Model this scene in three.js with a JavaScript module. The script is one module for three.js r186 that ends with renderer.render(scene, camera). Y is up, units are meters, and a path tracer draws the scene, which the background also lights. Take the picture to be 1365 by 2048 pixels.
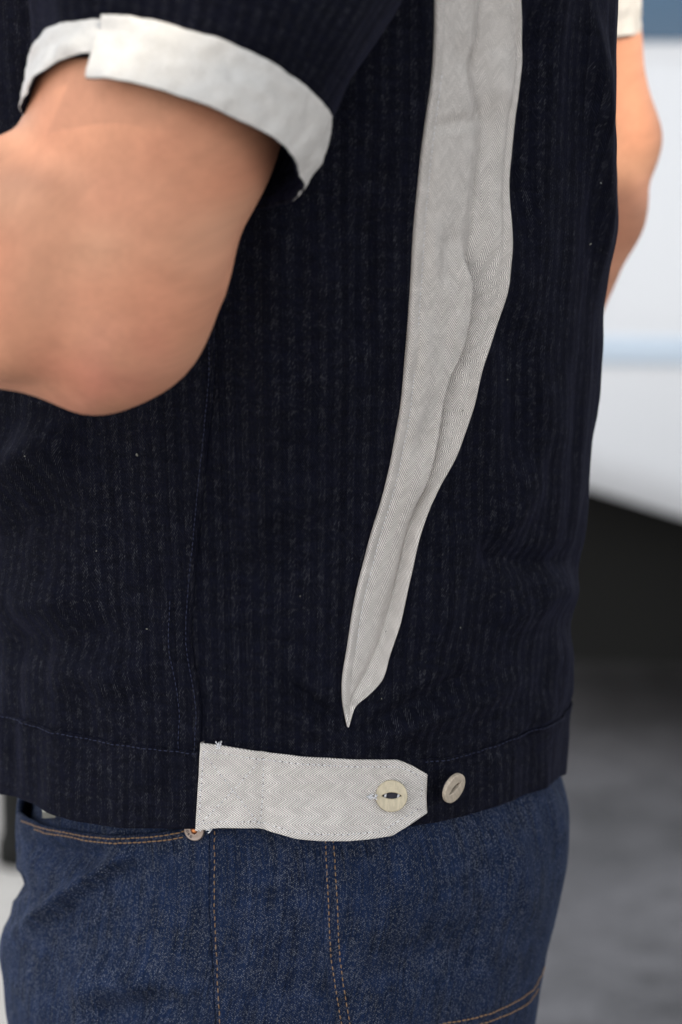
import * as THREE from 'three';
import { mergeGeometries } from 'three/addons/utils/BufferGeometryUtils.js';
import { MarchingCubes } from 'three/addons/objects/MarchingCubes.js';
import { ImprovedNoise } from 'three/addons/math/ImprovedNoise.js';
import { FontLoader } from 'three/addons/loaders/FontLoader.js';
import { TextGeometry } from 'three/addons/geometries/TextGeometry.js';

// ---------------------------------------------------------------- camera, sky, sun, exposure
const renderer = new THREE.WebGLRenderer({ antialias: true });
renderer.toneMapping = THREE.LinearToneMapping;
renderer.toneMappingExposure = 1.95;
renderer.shadowMap.enabled = true;
const scene = new THREE.Scene();

const LOOK = new THREE.Vector3(0, 1.09, 0), PITCH = 9 * Math.PI / 180, DIST = 1.21, TANH = 0.256 / DIST;
const camera = new THREE.PerspectiveCamera(2 * Math.atan(TANH) * 180 / Math.PI, 682 / 1024, 0.05, 400);
camera.position.set(0, LOOK.y + DIST * Math.sin(PITCH), DIST * Math.cos(PITCH));
camera.lookAt(LOOK);
camera.focus = DIST + 0.005;
camera.userData.fStop = 6;
camera.updateMatrixWorld(true);

const SUN = new THREE.Vector3(0.5, 0.66, 0.56).normalize();
const sun = new THREE.DirectionalLight(0xfff1dc, 2.4);
sun.position.copy(SUN).multiplyScalar(20).add(LOOK);
sun.target.position.copy(LOOK);
sun.castShadow = true; sun.shadow.mapSize.set(2048, 2048);
Object.assign(sun.shadow.camera, { left: -8, right: 8, top: 8, bottom: -8, near: 1, far: 40 });
scene.add(sun, sun.target);
{ // pale, slightly veiled daylight sky
  const W = 256, H = 128, d = new Float32Array(W * H * 4);
  for (let j = 0; j < H; j++) for (let i = 0; i < W; i++) {
    const e = Math.sin(((j + 0.5) / H - 0.5) * Math.PI), k = Math.max(0, e), o = 4 * (j * W + i);
    const v = 1.25 - 0.35 * Math.pow(k, 0.6);
    d[o] = v * (1.0 - 0.16 * k); d[o + 1] = v * (0.985 - 0.05 * k); d[o + 2] = v * (0.985 + 0.06 * k); d[o + 3] = 1;
  }
  const sky = new THREE.DataTexture(d, W, H, THREE.RGBAFormat, THREE.FloatType);
  sky.mapping = THREE.EquirectangularReflectionMapping; sky.magFilter = THREE.LinearFilter; sky.needsUpdate = true;
  scene.background = sky; scene.environment = sky;
}

// ---------------------------------------------------------------- helpers
const V = (x, y, z) => new THREE.Vector3(x, y, z);
const clamp = (x, a = 0, b = 1) => Math.min(b, Math.max(a, x)), lerp = (a, b, t) => a + (b - a) * t;
const sstep = (a, b, x) => { const t = clamp((x - a) / (b - a)); return t * t * (3 - 2 * t); };
let seed = 12345;
const rnd = () => { seed = (seed + 0x6D2B79F5) | 0; let t = Math.imul(seed ^ (seed >>> 15), 1 | seed); t = (t + Math.imul(t ^ (t >>> 7), 61 | t)) ^ t; return ((t ^ (t >>> 14)) >>> 0) / 4294967296; };
const PN = new ImprovedNoise(), noise = (x, y, z = 0.37) => PN.noise(x, y, z);
const hash = (x, y) => { let h = Math.imul(x, 374761393) + Math.imul(y, 668265263) | 0; h = Math.imul(h ^ (h >>> 13), 1274126177); return ((h ^ (h >>> 16)) >>> 0) / 4294967296; };
function tileNoise(x, y, n) { // value noise with period n cells
  const xi = Math.floor(x), yi = Math.floor(y), fx = x - xi, fy = y - yi, m = (k) => ((k % n) + n) % n;
  const sx = fx * fx * (3 - 2 * fx), sy = fy * fy * (3 - 2 * fy);
  return lerp(lerp(hash(m(xi), m(yi)), hash(m(xi + 1), m(yi)), sx), lerp(hash(m(xi), m(yi + 1)), hash(m(xi + 1), m(yi + 1)), sx), sy);
}
// measuring: the survey of the garment was taken off the photograph (pixels of 1365 x 2048) and is turned into metres here
const CR = V(1, 0, 0), CU = V(0, Math.cos(PITCH), -Math.sin(PITCH)), CF = V(0, -Math.sin(PITCH), -Math.cos(PITCH)), EYE = camera.position.clone();
const rayDir = (px, py) => CF.clone().addScaledVector(CR, (px - 682.5) / 1024 * TANH).addScaledVector(CU, (1024 - py) / 1024 * TANH);
const at = (px, py, near) => EYE.clone().addScaledVector(rayDir(px, py), DIST - near);
const atZ = (px, py, z) => { const d = rayDir(px, py); return EYE.clone().addScaledVector(d, (z - EYE.z) / d.z); };
const toPx = (p) => { const q = p.clone().sub(EYE), f = q.dot(CF); return [682.5 + 1024 * q.dot(CR) / f / TANH, 1024 - 1024 * q.dot(CU) / f / TANH]; };
const table = (pts) => (x) => { // piecewise smooth lookup
  if (x <= pts[0][0]) return pts[0][1];
  for (let i = 1; i < pts.length; i++) if (x <= pts[i][0]) { const [x0, y0] = pts[i - 1], [x1, y1] = pts[i]; return lerp(y0, y1, (x - x0) / (x1 - x0)); }
  return pts[pts.length - 1][1];
};
function spline(pts, n = 60) { // smooth resampling of a pixel polyline
  return new THREE.CatmullRomCurve3(pts.map(([x, y]) => V(x, y, 0)), false, 'centripetal').getPoints(n).map((p) => [p.x, p.y]);
}
function distLine(pts, x, y) {
  let best = 1e9, side = 1, at01 = 0.5;
  for (let i = 1; i < pts.length; i++) {
    const [ax, ay] = pts[i - 1], dx = pts[i][0] - ax, dy = pts[i][1] - ay, t = clamp(((x - ax) * dx + (y - ay) * dy) / (dx * dx + dy * dy));
    const ex = x - ax - dx * t, ey = y - ay - dy * t, d = ex * ex + ey * ey;
    if (d < best) { best = d; side = dx * ey - dy * ex > 0 ? 1 : -1; at01 = (i - 1 + t) / (pts.length - 1); }
  }
  return [Math.sqrt(best), side, at01];
}
function sheet(nu, nv, fn) { // fn(i, j) -> [Vector3, u, v]
  const pos = [], uv = [], idx = [];
  for (let j = 0; j <= nv; j++) for (let i = 0; i <= nu; i++) { const [p, u, v] = fn(i, j); pos.push(p.x, p.y, p.z); uv.push(u, v); }
  for (let j = 0; j < nv; j++) for (let i = 0; i < nu; i++) { const a = j * (nu + 1) + i, b = a + 1, c = a + nu + 1, d = c + 1; idx.push(a, b, d, a, d, c); }
  const g = new THREE.BufferGeometry();
  g.setAttribute('position', new THREE.Float32BufferAttribute(pos, 3)); g.setAttribute('uv', new THREE.Float32BufferAttribute(uv, 2));
  g.setIndex(idx); g.computeVertexNormals(); return g;
}
function mesh(name, geo, mat, parent, label, kind) {
  const m = new THREE.Mesh(geo, mat); m.name = name; m.castShadow = m.receiveShadow = true;
  if (label) m.userData.label = label;
  if (kind) m.userData.kind = kind;
  (parent || scene).add(m); return m;
}
const join = (gs) => mergeGeometries(gs.map((g) => { const q = g.index ? g.toNonIndexed() : g; for (const k of Object.keys(q.attributes)) if (!['position', 'normal', 'uv'].includes(k)) q.deleteAttribute(k); return q; }));

// ---------------------------------------------------------------- textures
function tex(W, H, fn, srgb) { // fn(x, y) -> [r, g, b] linear-ish 0..1 (srgb maps are encoded here)
  const d = new Uint8Array(W * H * 4), enc = (c) => 255 * (c <= 0.0031308 ? 12.92 * c : 1.055 * Math.pow(c, 1 / 2.4) - 0.055);
  const lut = new Uint8Array(4096); for (let i = 0; i < 4096; i++) lut[i] = srgb ? Math.round(enc(i / 4095)) : Math.round(i / 4095 * 255);
  for (let y = 0; y < H; y++) for (let x = 0; x < W; x++) {
    const c = fn(x, y), o = 4 * (y * W + x);
    d[o] = lut[clamp(c[0]) * 4095 | 0]; d[o + 1] = lut[clamp(c[1]) * 4095 | 0]; d[o + 2] = lut[clamp(c[2]) * 4095 | 0]; d[o + 3] = 255;
  }
  const t = new THREE.DataTexture(d, W, H, THREE.RGBAFormat); t.wrapS = t.wrapT = THREE.RepeatWrapping;
  t.magFilter = THREE.LinearFilter; t.minFilter = THREE.LinearMipmapLinearFilter; t.generateMipmaps = true;
  if (srgb) t.colorSpace = THREE.SRGBColorSpace; t.needsUpdate = true; return t;
}
const metre = (t, size) => { t.repeat.set(1 / size, 1 / size); return t; };

// navy herringbone: indigo warp with pale weft flecks in slanting rows, columns 3.25 mm wide
const NAVY = 0.104;
function navyAt(N) {
  const mm = 104 / N, col = 3.25, tone = new Float32Array(N * N), hgt = new Float32Array(N * N);
  for (let y = 0; y < N; y++) for (let x = 0; x < N; x++) {
    const X = x * mm, Y = y * mm, c = Math.floor(X / col), f = X - c * col, up = c & 1;
    const s = (Y + (up ? 1 : -1) * f * 2.0) / 1.6, row = Math.floor(s), q = s - row; // 65 rows to the tile
    const along = Math.floor(f / 0.62), r = hash(c * 131 + along, ((row % 65) + 65) % 65 + 7919);
    const slantLight = (up ? 0.14 : 0.42), patch = 0.32 + 0.5 * tileNoise(X / 6.5, Y / 3.25, 32);  // every other column dimmer: light on the two twill slants, put into the colour
    const on = r > 0.25 ? (r - 0.25) / 0.75 : 0;
    const line = Math.exp(-Math.pow((q - 0.5) / 0.15, 2)), dot = Math.exp(-Math.pow((f / 0.62 - along - 0.5) / 0.42, 2));
    tone[y * N + x] = line * (0.3 + 0.7 * dot) * (0.15 + 0.85 * on * on) * slantLight * clamp(patch, 0.08, 1) * (hash(x >> 1, y >> 1) * 0.5 + 0.5);
    hgt[y * N + x] = 0.5 + 0.5 * Math.cos(q * 6.283) * 0.8;
  }
  return { tone, hgt };
}
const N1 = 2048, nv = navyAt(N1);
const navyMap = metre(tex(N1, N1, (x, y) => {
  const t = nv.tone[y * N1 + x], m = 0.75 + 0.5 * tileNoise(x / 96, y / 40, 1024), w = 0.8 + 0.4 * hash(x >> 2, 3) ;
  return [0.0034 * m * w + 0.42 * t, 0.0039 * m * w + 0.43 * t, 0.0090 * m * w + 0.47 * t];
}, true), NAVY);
const navyBump = metre(tex(N1, N1, (x, y) => { const h = nv.hgt[y * N1 + x] * 0.7 + 0.3 * hash(x >> 2, y >> 2); return [h, h, h]; }), NAVY);

// ecru / grey herringbone twill tape
const ECRU = 0.048;
const ecruH = (x, y, N) => {
  const mm = 48 / N, X = x * mm, Y = y * mm, col = 4, c = Math.floor(X / col), f = X - c * col, up = c & 1;
  const s = (Y + (up ? 1 : -1) * f * 1.4) / (48 / 33), row = Math.floor(s), q = s - row;
  const r = hash(c, ((row % 33) + 33) % 33 + 401);
  return [0.5 - 0.5 * Math.cos(q * 6.283), r];
};
const N2 = 1024;
const ecruMap = metre(tex(N2, N2, (x, y) => {
  const [h, r] = ecruH(x, y, N2), g = Math.pow(h, 0.55) * (0.82 + 0.18 * r), f = 0.88 + 0.12 * hash(x >> 1, y >> 1), n = 0.94 + 0.12 * tileNoise(x / 64, y / 64, 16);
  const k = (0.17 + 0.79 * g) * f * n; return [k, k * 0.955, k * 0.91];
}, true), ECRU);
const ecruBump = metre(tex(N2, N2, (x, y) => { const [h] = ecruH(x, y, N2); return [h, h, h]; }), ECRU);

// rigid indigo denim: right-hand twill with white weft points
const DEN = 0.104;
const N3 = 2048, den = new Float32Array(N3 * N3), denH = new Float32Array(N3 * N3);
for (let y = 0; y < N3; y++) for (let x = 0; x < N3; x++) {
  const X = x / N3 * 128, Y = y / N3 * 128, cx = Math.floor(X), Yq = Y * 0.75 - cx * 0.5, cy = Math.floor(Yq);  // twill grid, 0.81 mm a cell, 96 rows
  const my = ((cy % 96) + 96) % 96, r = hash(cx, my + 99);
  const u0 = X - cx - 0.5 - (hash(cx, my + 555) - 0.5) * 0.4, v0 = Yq - cy - 0.5 - (hash(cx + 77, my) - 0.5) * 0.4, ex = (u0 - v0 * 0.4) / 0.24, ey = (v0 + u0 * 0.4) / (0.24 + 0.16 * hash(cx + 9, my + 31)), d = Math.exp(-(ex * ex + ey * ey));
  const patch = 0.45 + 0.6 * tileNoise(X / 2, Y / 16, 64) + 0.35 * tileNoise(X / 16, Y / 16, 8);
  den[y * N3 + x] = d * Math.pow(r, 1.8) * patch;
  denH[y * N3 + x] = 0.5 - 0.35 * Math.cos(6.283 * Yq) + 0.3 * (hash(x >> 3, y >> 3) - 0.5);
}
const denimMap = metre(tex(N3, N3, (x, y) => {
  const t = den[y * N3 + x], tw = ((y / N3 * 96 - Math.floor(x / N3 * 128) * 0.5) % 1 + 1) % 1;
  const slub = (0.25 + 0.55 * tileNoise(x / 8, y / 256, 256) + 0.5 * tileNoise(x / 32, y / 512, 64) + 0.5 * tileNoise(x / 128, y / 128, 16)) * (0.72 + 0.5 * Math.sin(Math.PI * tw));
  return [0.0055 * slub + 0.21 * t, 0.0125 * slub + 0.22 * t, 0.0370 * slub + 0.235 * t];
}, true), DEN);
const denimBump = metre(tex(N3, N3, (x, y) => { const h = clamp(denH[y * N3 + x] * 0.7 + den[y * N3 + x] * 0.5); return [h, h, h]; }), DEN);

const skinMap = metre(tex(512, 512, (x, y) => {
  const a = tileNoise(x / 64, y / 64, 8), b = tileNoise(x / 21.33 + 3, y / 21.33, 24), c = tileNoise(x / 6.4, y / 6.4, 80), m = 0.9 + 0.12 * b + 0.08 * c, red = (a - 0.5) * 0.18;
  return [0.56 * m * (1 + red * 0.15), 0.268 * m * (1 - red * 0.6), 0.164 * m * (1 - red * 0.7)];
}, true), 0.16);
const skinBump = metre(tex(512, 512, (x, y) => { const h = 0.5 * tileNoise(x / 4, y / 4, 128) + 0.5 * tileNoise(x / 9.14, y / 9.14, 56); return [h, h, h]; }), 0.05);
const weave = (x, y) => { const a = Math.sin(x * 0.7854) * ((y >> 3) & 1 ? 1 : -1), b = tileNoise(x / 8, y / 8, 64); return 0.5 + 0.22 * a + 0.3 * (b - 0.5); };
const cuffMap = metre(tex(512, 512, (x, y) => { const k = 0.44 + 0.18 * weave(x, y) + 0.06 * tileNoise(x / 64, y / 64, 8); return [k, k * 0.975, k * 0.935]; }, true), 0.045);
const cuffBump = metre(tex(512, 512, (x, y) => { const k = weave(x, y); return [k, k, k]; }), 0.045);
const roadMap = metre(tex(1024, 1024, (x, y) => {
  const g = hash(x, y), s = tileNoise(x / 4, y / 4, 256), m = tileNoise(x / 128, y / 128, 8) * 0.5 + tileNoise(x / 32 + 9, y / 32, 32) * 0.5, k = 0.085 + 0.06 * s + 0.05 * (g - 0.5) + 0.11 * (m - 0.5);
  return [k * 0.88, k * 0.83, k * 0.86];
}, true), 2.2);
const paveMap = metre(tex(512, 512, (x, y) => { const k = 0.36 + 0.1 * tileNoise(x / 4, y / 4, 128) + 0.1 * tileNoise(x / 64, y / 64, 8); return [k, k * 0.92, k * 0.83]; }, true), 1.5);

// ---------------------------------------------------------------- materials
const M = {
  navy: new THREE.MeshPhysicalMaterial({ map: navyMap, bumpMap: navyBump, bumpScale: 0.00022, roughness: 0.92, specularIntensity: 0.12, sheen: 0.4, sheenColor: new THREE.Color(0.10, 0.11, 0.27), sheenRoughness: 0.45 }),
  navyThread: new THREE.MeshPhysicalMaterial({ color: new THREE.Color(0.022, 0.026, 0.055), roughness: 0.8, specularIntensity: 0.4 }),
  ecru: new THREE.MeshPhysicalMaterial({ map: ecruMap, bumpMap: ecruBump, bumpScale: 0.00022, roughness: 0.95, specularIntensity: 0.3 }),
  cuff: new THREE.MeshPhysicalMaterial({ map: cuffMap, bumpMap: cuffBump, bumpScale: 0.00015, roughness: 0.95, specularIntensity: 0.3 }),
  white: new THREE.MeshStandardMaterial({ color: new THREE.Color(0.72, 0.73, 0.76), roughness: 0.9 }),
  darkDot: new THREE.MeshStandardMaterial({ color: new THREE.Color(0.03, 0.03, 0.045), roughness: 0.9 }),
  denim: new THREE.MeshPhysicalMaterial({ map: denimMap, bumpMap: denimBump, bumpScale: 0.0003, roughness: 0.92, specularIntensity: 0.25, sheen: 0.3, sheenColor: new THREE.Color(0.10, 0.2, 0.46), sheenRoughness: 0.5 }),
  gold: new THREE.MeshStandardMaterial({ color: new THREE.Color(0.24, 0.145, 0.075), roughness: 0.75 }),
  skin: new THREE.MeshPhysicalMaterial({ map: skinMap, bumpMap: skinBump, bumpScale: 0.00012, roughness: 0.62, specularIntensity: 0.4, vertexColors: true, sheen: 0.12, sheenColor: new THREE.Color(0.8, 0.4, 0.3), sheenRoughness: 0.6 }),
  horn: null, horn2: null,
  rivet: new THREE.MeshStandardMaterial({ color: new THREE.Color(0.34, 0.28, 0.25), roughness: 0.42, metalness: 0.85 }),
  copper: new THREE.MeshStandardMaterial({ color: new THREE.Color(0.85, 0.33, 0.13), roughness: 0.35, metalness: 0.9 }),
  lining: new THREE.MeshStandardMaterial({ color: new THREE.Color(0.14, 0.14, 0.125), roughness: 0.9 }),
  paint: new THREE.MeshPhysicalMaterial({ color: new THREE.Color(0.80, 0.81, 0.825), roughness: 0.35, clearcoat: 0.8, clearcoatRoughness: 0.12 }),
  stripe: new THREE.MeshPhysicalMaterial({ color: new THREE.Color(0.62, 0.72, 0.82), roughness: 0.3, clearcoat: 0.6 }),
  glass: new THREE.MeshPhysicalMaterial({ color: new THREE.Color(0.035, 0.105, 0.19), roughness: 0.08, specularIntensity: 1 }),
  black: new THREE.MeshPhysicalMaterial({ color: new THREE.Color(0.014, 0.014, 0.013), roughness: 0.85, specularIntensity: 0.3 }),
  rubber: new THREE.MeshStandardMaterial({ color: new THREE.Color(0.022, 0.022, 0.023), roughness: 0.85 }),
  rim: new THREE.MeshStandardMaterial({ color: new THREE.Color(0.5, 0.5, 0.52), roughness: 0.4, metalness: 0.8 }),
  red: new THREE.MeshPhysicalMaterial({ color: new THREE.Color(0.4, 0.015, 0.012), roughness: 0.2, clearcoat: 1 }),
  road: new THREE.MeshStandardMaterial({ map: roadMap, roughness: 0.92 }),
  pave: new THREE.MeshStandardMaterial({ map: paveMap, roughness: 0.9 }),
  bark: new THREE.MeshStandardMaterial({ color: new THREE.Color(0.12, 0.09, 0.065), roughness: 0.95 }),
  leaf: new THREE.MeshPhysicalMaterial({ color: new THREE.Color(0.06, 0.085, 0.03), roughness: 0.7, side: THREE.DoubleSide }),
  shoe: new THREE.MeshStandardMaterial({ color: new THREE.Color(0.05, 0.035, 0.025), roughness: 0.6 }),
};
const hornTex = (r, g, b) => tex(128, 128, (x, y) => { const n = 0.8 + 0.4 * tileNoise(x / 5, y / 16, 8) * 0.6 + 0.2 * (hash(x, y) - 0.5); return [r * n, g * n, b * n]; }, true);
{ const t1 = hornTex(0.52, 0.455, 0.32), t2 = hornTex(0.50, 0.43, 0.34); t1.repeat.set(60, 60); t2.repeat.set(60, 60);
  M.horn = new THREE.MeshPhysicalMaterial({ map: t1, roughness: 0.38, clearcoat: 0.25, clearcoatRoughness: 0.3 });
  M.horn2 = new THREE.MeshPhysicalMaterial({ map: t2, roughness: 0.5 }); }
M.hornEdge = new THREE.MeshStandardMaterial({ color: new THREE.Color(0.10, 0.06, 0.035), roughness: 0.6 });

// ---------------------------------------------------------------- setting: road and pavement
{
  const g = new THREE.PlaneGeometry(300, 300).rotateX(-Math.PI / 2), p = g.attributes.position, uv = g.attributes.uv;
  for (let i = 0; i < p.count; i++) uv.setXY(i, p.getX(i), p.getZ(i));
  const m = mesh('road', g, M.road); m.userData = { kind: 'structure', label: 'grey asphalt road surface', category: 'road' };
  const pv = new THREE.BoxGeometry(6, 0.12, 40), u2 = pv.attributes.uv, q = pv.attributes.position;
  for (let i = 0; i < q.count; i++) u2.setXY(i, q.getX(i) + q.getY(i), q.getZ(i) + q.getY(i));
  pv.translate(-3.22, 0.06, -14);
  const k = mesh('pavement', pv, M.pave); k.userData = { kind: 'structure', label: 'pale beige concrete pavement with a kerb', category: 'pavement' };
}

// ---------------------------------------------------------------- person: the shape the clothes hang on
const person = new THREE.Group(); person.name = 'person'; scene.add(person);
const BASE = V(-0.035, 0, -0.15); person.position.copy(BASE);
person.userData = { label: 'person seen from behind and the side in navy jacket, arm bent, blue jeans', category: 'person' };
const partGroup = (name, label) => { const g = new THREE.Group(); g.name = name; g.userData.label = label; g.position.copy(BASE).negate(); person.add(g); return g; };
const jacket = partGroup('jacket', 'dark navy herringbone jacket with short rolled sleeves and grey back pleat');
const jeans = partGroup('jeans', 'blue denim jeans with tan stitching and a metal rivet');

const XC = -0.037;
// right silhouette of the jacket, read at the depth of the body's axis
const leanZ = (Y) => -0.15 + 0.24 * Math.max(0, Y - 1.06) * sstep(1.0, 1.16, Y);
const rightTab = [[-200, 1206], [0, 1208], [200, 1206], [400, 1198], [640, 1194], [990, 1180], [1150, 1155], [1300, 1130], [1450, 1128], [1560, 1124], [1700, 1124]];
const edgeA = table(rightTab.map(([py, px]) => { const p = atZ(px, py, -0.145); return [p.y, p.x - XC]; }).sort((a, b) => a[0] - b[0]));
const shoulder = (Y) => 1 - 0.62 * Math.pow(sstep(1.40, 1.56, Y), 1.2);
const torso = {
  a: (Y) => { let s = 0; for (let k = -3; k <= 3; k++) s += edgeA(Y + k * 0.006); return s / 7 * shoulder(Y); },
  b: (Y) => (0.15 + 0.01 * sstep(1.0, 1.3, Y)) * shoulder(Y), xc: () => XC, zc: leanZ,
};
const jl = [[1580, 66], [1700, 48], [1800, 34], [1890, 10], [1960, 14], [2048, 26], [2200, 50]], jr = [[1300, 1040], [1480, 1085], [1560, 1124], [1600, 1134], [1640, 1136], [1720, 1128], [1800, 1110], [1880, 1088], [1960, 1070], [2048, 1062], [2200, 1050]];
const mk = (tb) => table(tb.map(([py, px]) => { const p = atZ(px, py, -0.15); return [p.y, p.x]; }).sort((a, b) => a[0] - b[0]));
const jL = mk(jl), jR = mk(jr);
const smooth = (f) => (Y) => { let s = 0; for (let k = -3; k <= 3; k++) s += f(Y + k * 0.005); return s / 7; };
const jLs = smooth(jL), jRs = smooth(jR);
const hips = { a: (Y) => (jRs(Y) - jLs(Y)) / 2, b: () => 0.143, xc: (Y) => (jRs(Y) + jLs(Y)) / 2, zc: () => -0.152 };

function bodyPoint(B, th, Y, lift = 0) {
  const a = B.a(Y), b = B.b(Y), c = Math.cos(th), s = Math.sin(th), n = V(c / a, 0, s / b).normalize();
  return V(B.xc(Y) + a * c, Y, B.zc(Y) + b * s).addScaledVector(n, lift);
}
function hit(B, px, py) { // where a surveyed pixel lies on the body: angle and height
  const d = rayDir(px, py), f = (t) => { const p = EYE.clone().addScaledVector(d, t), Y = p.y; const u = (p.x - B.xc(Y)) / B.a(Y), w = (p.z - B.zc(Y)) / B.b(Y); return [u * u + w * w - 1, u, w, Y]; };
  let t0 = 0.9, t1 = 0, best = [1e9];
  for (let t = 0.9; t < 1.5; t += 0.004) { const r = f(t); if (r[0] < best[0]) best = [r[0], t]; if (r[0] <= 0) { t1 = t; break; } t0 = t; }
  if (!t1) t1 = best[1]; else for (let k = 0; k < 24; k++) { const m = (t0 + t1) / 2; if (f(m)[0] > 0) t0 = m; else t1 = m; }
  const r = f(t1); return { th: Math.atan2(r[2], r[1]), Y: r[3] };
}
const curveOn = (B, pts, n = 60) => { // pixel polyline -> angle as a function of height
  const h = spline(pts, n).map(([x, y]) => hit(B, x, y)).sort((p, q) => p.Y - q.Y); return table(h.map((k) => [k.Y, k.th]));
};
// creases: surveyed ridge (+) and valley (-) lines, width in px, height in metres; skew > 0 makes one flank steep
const creaseSum = (list, px, py) => { let s = 0; for (const c of list) { const [d, side, t] = distLine(c.p, px, py), w = side * (c.skew || 0) > 0 ? c.w * 0.4 : c.w; if (d < w * 3) s += 1.9 * c.h * Math.exp(-d * d / (w * w)) * sstep(0, 0.3, t) * sstep(0, 0.3, 1 - t); } return s; };
const torsoCreases = [
  { p: [[-120, 1010], [0, 950], [90, 905], [160, 860]], w: 46, h: 0.008 }, { p: [[-60, 1110], [60, 1040], [200, 1010]], w: 40, h: -0.003 },
  { p: [[-80, 1180], [60, 1210], [220, 1190]], w: 50, h: 0.004 }, { p: [[80, 1330], [220, 1350], [340, 1320]], w: 36, h: 0.003 },
  { p: [[520, 1320], [600, 1385], [650, 1425], [692, 1470]], w: 15, h: -0.003 }, { p: [[500, 1350], [590, 1430], [660, 1480]], w: 20, h: 0.0022 },
  { p: [[700, 1475], [770, 1440], [870, 1385], [960, 1330]], w: 16, h: -0.0028 }, { p: [[720, 1500], [850, 1440], [960, 1400], [1080, 1330]], w: 26, h: 0.0032 },
  { p: [[1178, -60], [1184, 120], [1192, 280], [1196, 460], [1192, 640]], w: 24, h: 0.0045, skew: 1 }, { p: [[1085, -60], [1078, 120], [1060, 320], [1036, 520]], w: 34, h: -0.005 },
  { p: [[1100, 700], [1090, 860], [1040, 1010], [960, 1100]], w: 40, h: 0.004 }, { p: [[1175, 1100], [1090, 1128], [1000, 1120], [940, 1090]], w: 24, h: -0.0032 }, { p: [[1160, 1150], [1080, 1200], [980, 1260]], w: 34, h: 0.0035 },
  { p: [[470, 1060], [560, 1010], [660, 1000]], w: 34, h: 0.003 }, { p: [[430, 1240], [520, 1235], [600, 1280]], w: 26, h: 0.0025 }, { p: [[420, 1150], [520, 1130], [640, 1150]], w: 26, h: -0.002 },
  { p: [[470, 700], [560, 780], [600, 900]], w: 40, h: 0.003 }, { p: [[640, 420], [660, 640], [620, 860]], w: 46, h: 0.004 }, { p: [[740, 380], [735, 560], [700, 760]], w: 30, h: -0.003 },
  { p: [[1120, 1240], [1110, 1380], [1060, 1480]], w: 30, h: 0.003 }, { p: [[880, 1540], [1000, 1500], [1120, 1440]], w: 10, h: -0.0012 }, { p: [[540, 300], [560, 560], [540, 900], [520, 1200]], w: 60, h: 0.004 }, { p: [[930, 1000], [900, 1150], [860, 1330]], w: 40, h: 0.003 }, { p: [[1010, 560], [1050, 800], [1060, 1000]], w: 45, h: -0.004 }, { p: [[-40, 1290], [120, 1280], [300, 1250]], w: 40, h: -0.003 },
];
const jeanCreases = [
  { p: [[20, 1880], [80, 1832], [130, 1795], [190, 1752], [250, 1712], [300, 1698]], w: 14, h: 0.0052 }, { p: [[70, 1880], [150, 1815], [240, 1752], [300, 1725]], w: 16, h: -0.0012 },
  { p: [[-20, 1950], [20, 1880], [50, 1850]], w: 30, h: 0.0015 }, { p: [[60, 1660], [90, 1700], [150, 1710], [260, 1720]], w: 20, h: -0.004 },
  { p: [[120, 1990], [220, 1960], [330, 1975]], w: 36, h: 0.0035 }, { p: [[160, 2048], [280, 2010], [400, 2015]], w: 30, h: -0.003 }, { p: [[30, 1740], [50, 1800]], w: 18, h: -0.003 },
  { p: [[760, 1720], [860, 1780], [960, 1800]], w: 50, h: 0.003 }, { p: [[720, 1960], [860, 1900], [980, 1890]], w: 44, h: -0.003 }, { p: [[500, 1720], [540, 1860], [520, 2000]], w: 50, h: 0.002 },
  { p: [[1000, 1640], [1040, 1760], [1040, 1880]], w: 40, h: 0.003 },
];
const outseam = [[420, 1560], [420, 1824], [425, 1912], [433, 2044], [440, 2140]], backseam = [[650, 1560], [655, 1678], [662, 1869], [676, 2042], [686, 2140]], hemline = [[-40, 1404], [60, 1444], [180, 1476], [300, 1494], [400, 1504], [560, 1516], [800, 1524], [960, 1504], [1120, 1436]], sideseam = [[434, 480], [430, 650], [428, 760], [415, 900], [400, 1050], [386, 1200], [384, 1290], [398, 1370], [404, 1420], [400, 1560]];
function pucker(lines, px, py) { let s = 0; for (const [l, amp, per] of lines) { const d = distLine(l, px, py)[0]; if (d < 60) s += amp * Math.exp(-d * d / 560) * noise((px + py) / per, (py - px) / per * 0.3, 3.3); } return s; }
const jeanSeams = [[outseam, 0.0016, 9], [backseam, 0.0014, 9]], jacketSeams = [[hemline, 0.0016, 14], [sideseam, 0.0014, 12]];
function clothPoint(B, list, th, Y, lift) {
  const base = bodyPoint(B, th, Y), [px, py] = Math.sin(th) > -0.2 ? toPx(base) : [-9999, -9999];
  const w = creaseSum(list, px, py) + pucker(list === torsoCreases ? jacketSeams : jeanSeams, px, py) + 0.0016 * noise(th * 5, Y * 16, 1.7) + 0.0009 * noise(th * 14, Y * 40, 4.1) + (list === torsoCreases ? 0.0022 * noise(th * 9 + Y * 9, Y * 7 - th * 3, 8.2) : 0);
  return bodyPoint(B, th, Y, lift + w);
}
const jacketPt = (th, Y, lift) => clothPoint(torso, torsoCreases, th, Y, lift), jeansPt = (th, Y, lift) => clothPoint(hips, jeanCreases, th, Y, lift);
const onJacket = (px, py, lift) => { const h = hit(torso, px, py); return jacketPt(h.th, h.Y, lift); };
const onJeans = (px, py, lift) => { const h = hit(hips, px, py); return jeansPt(h.th, h.Y, lift); };
const RM = 0.155; // metres per radian, for cloth coordinates
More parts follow.
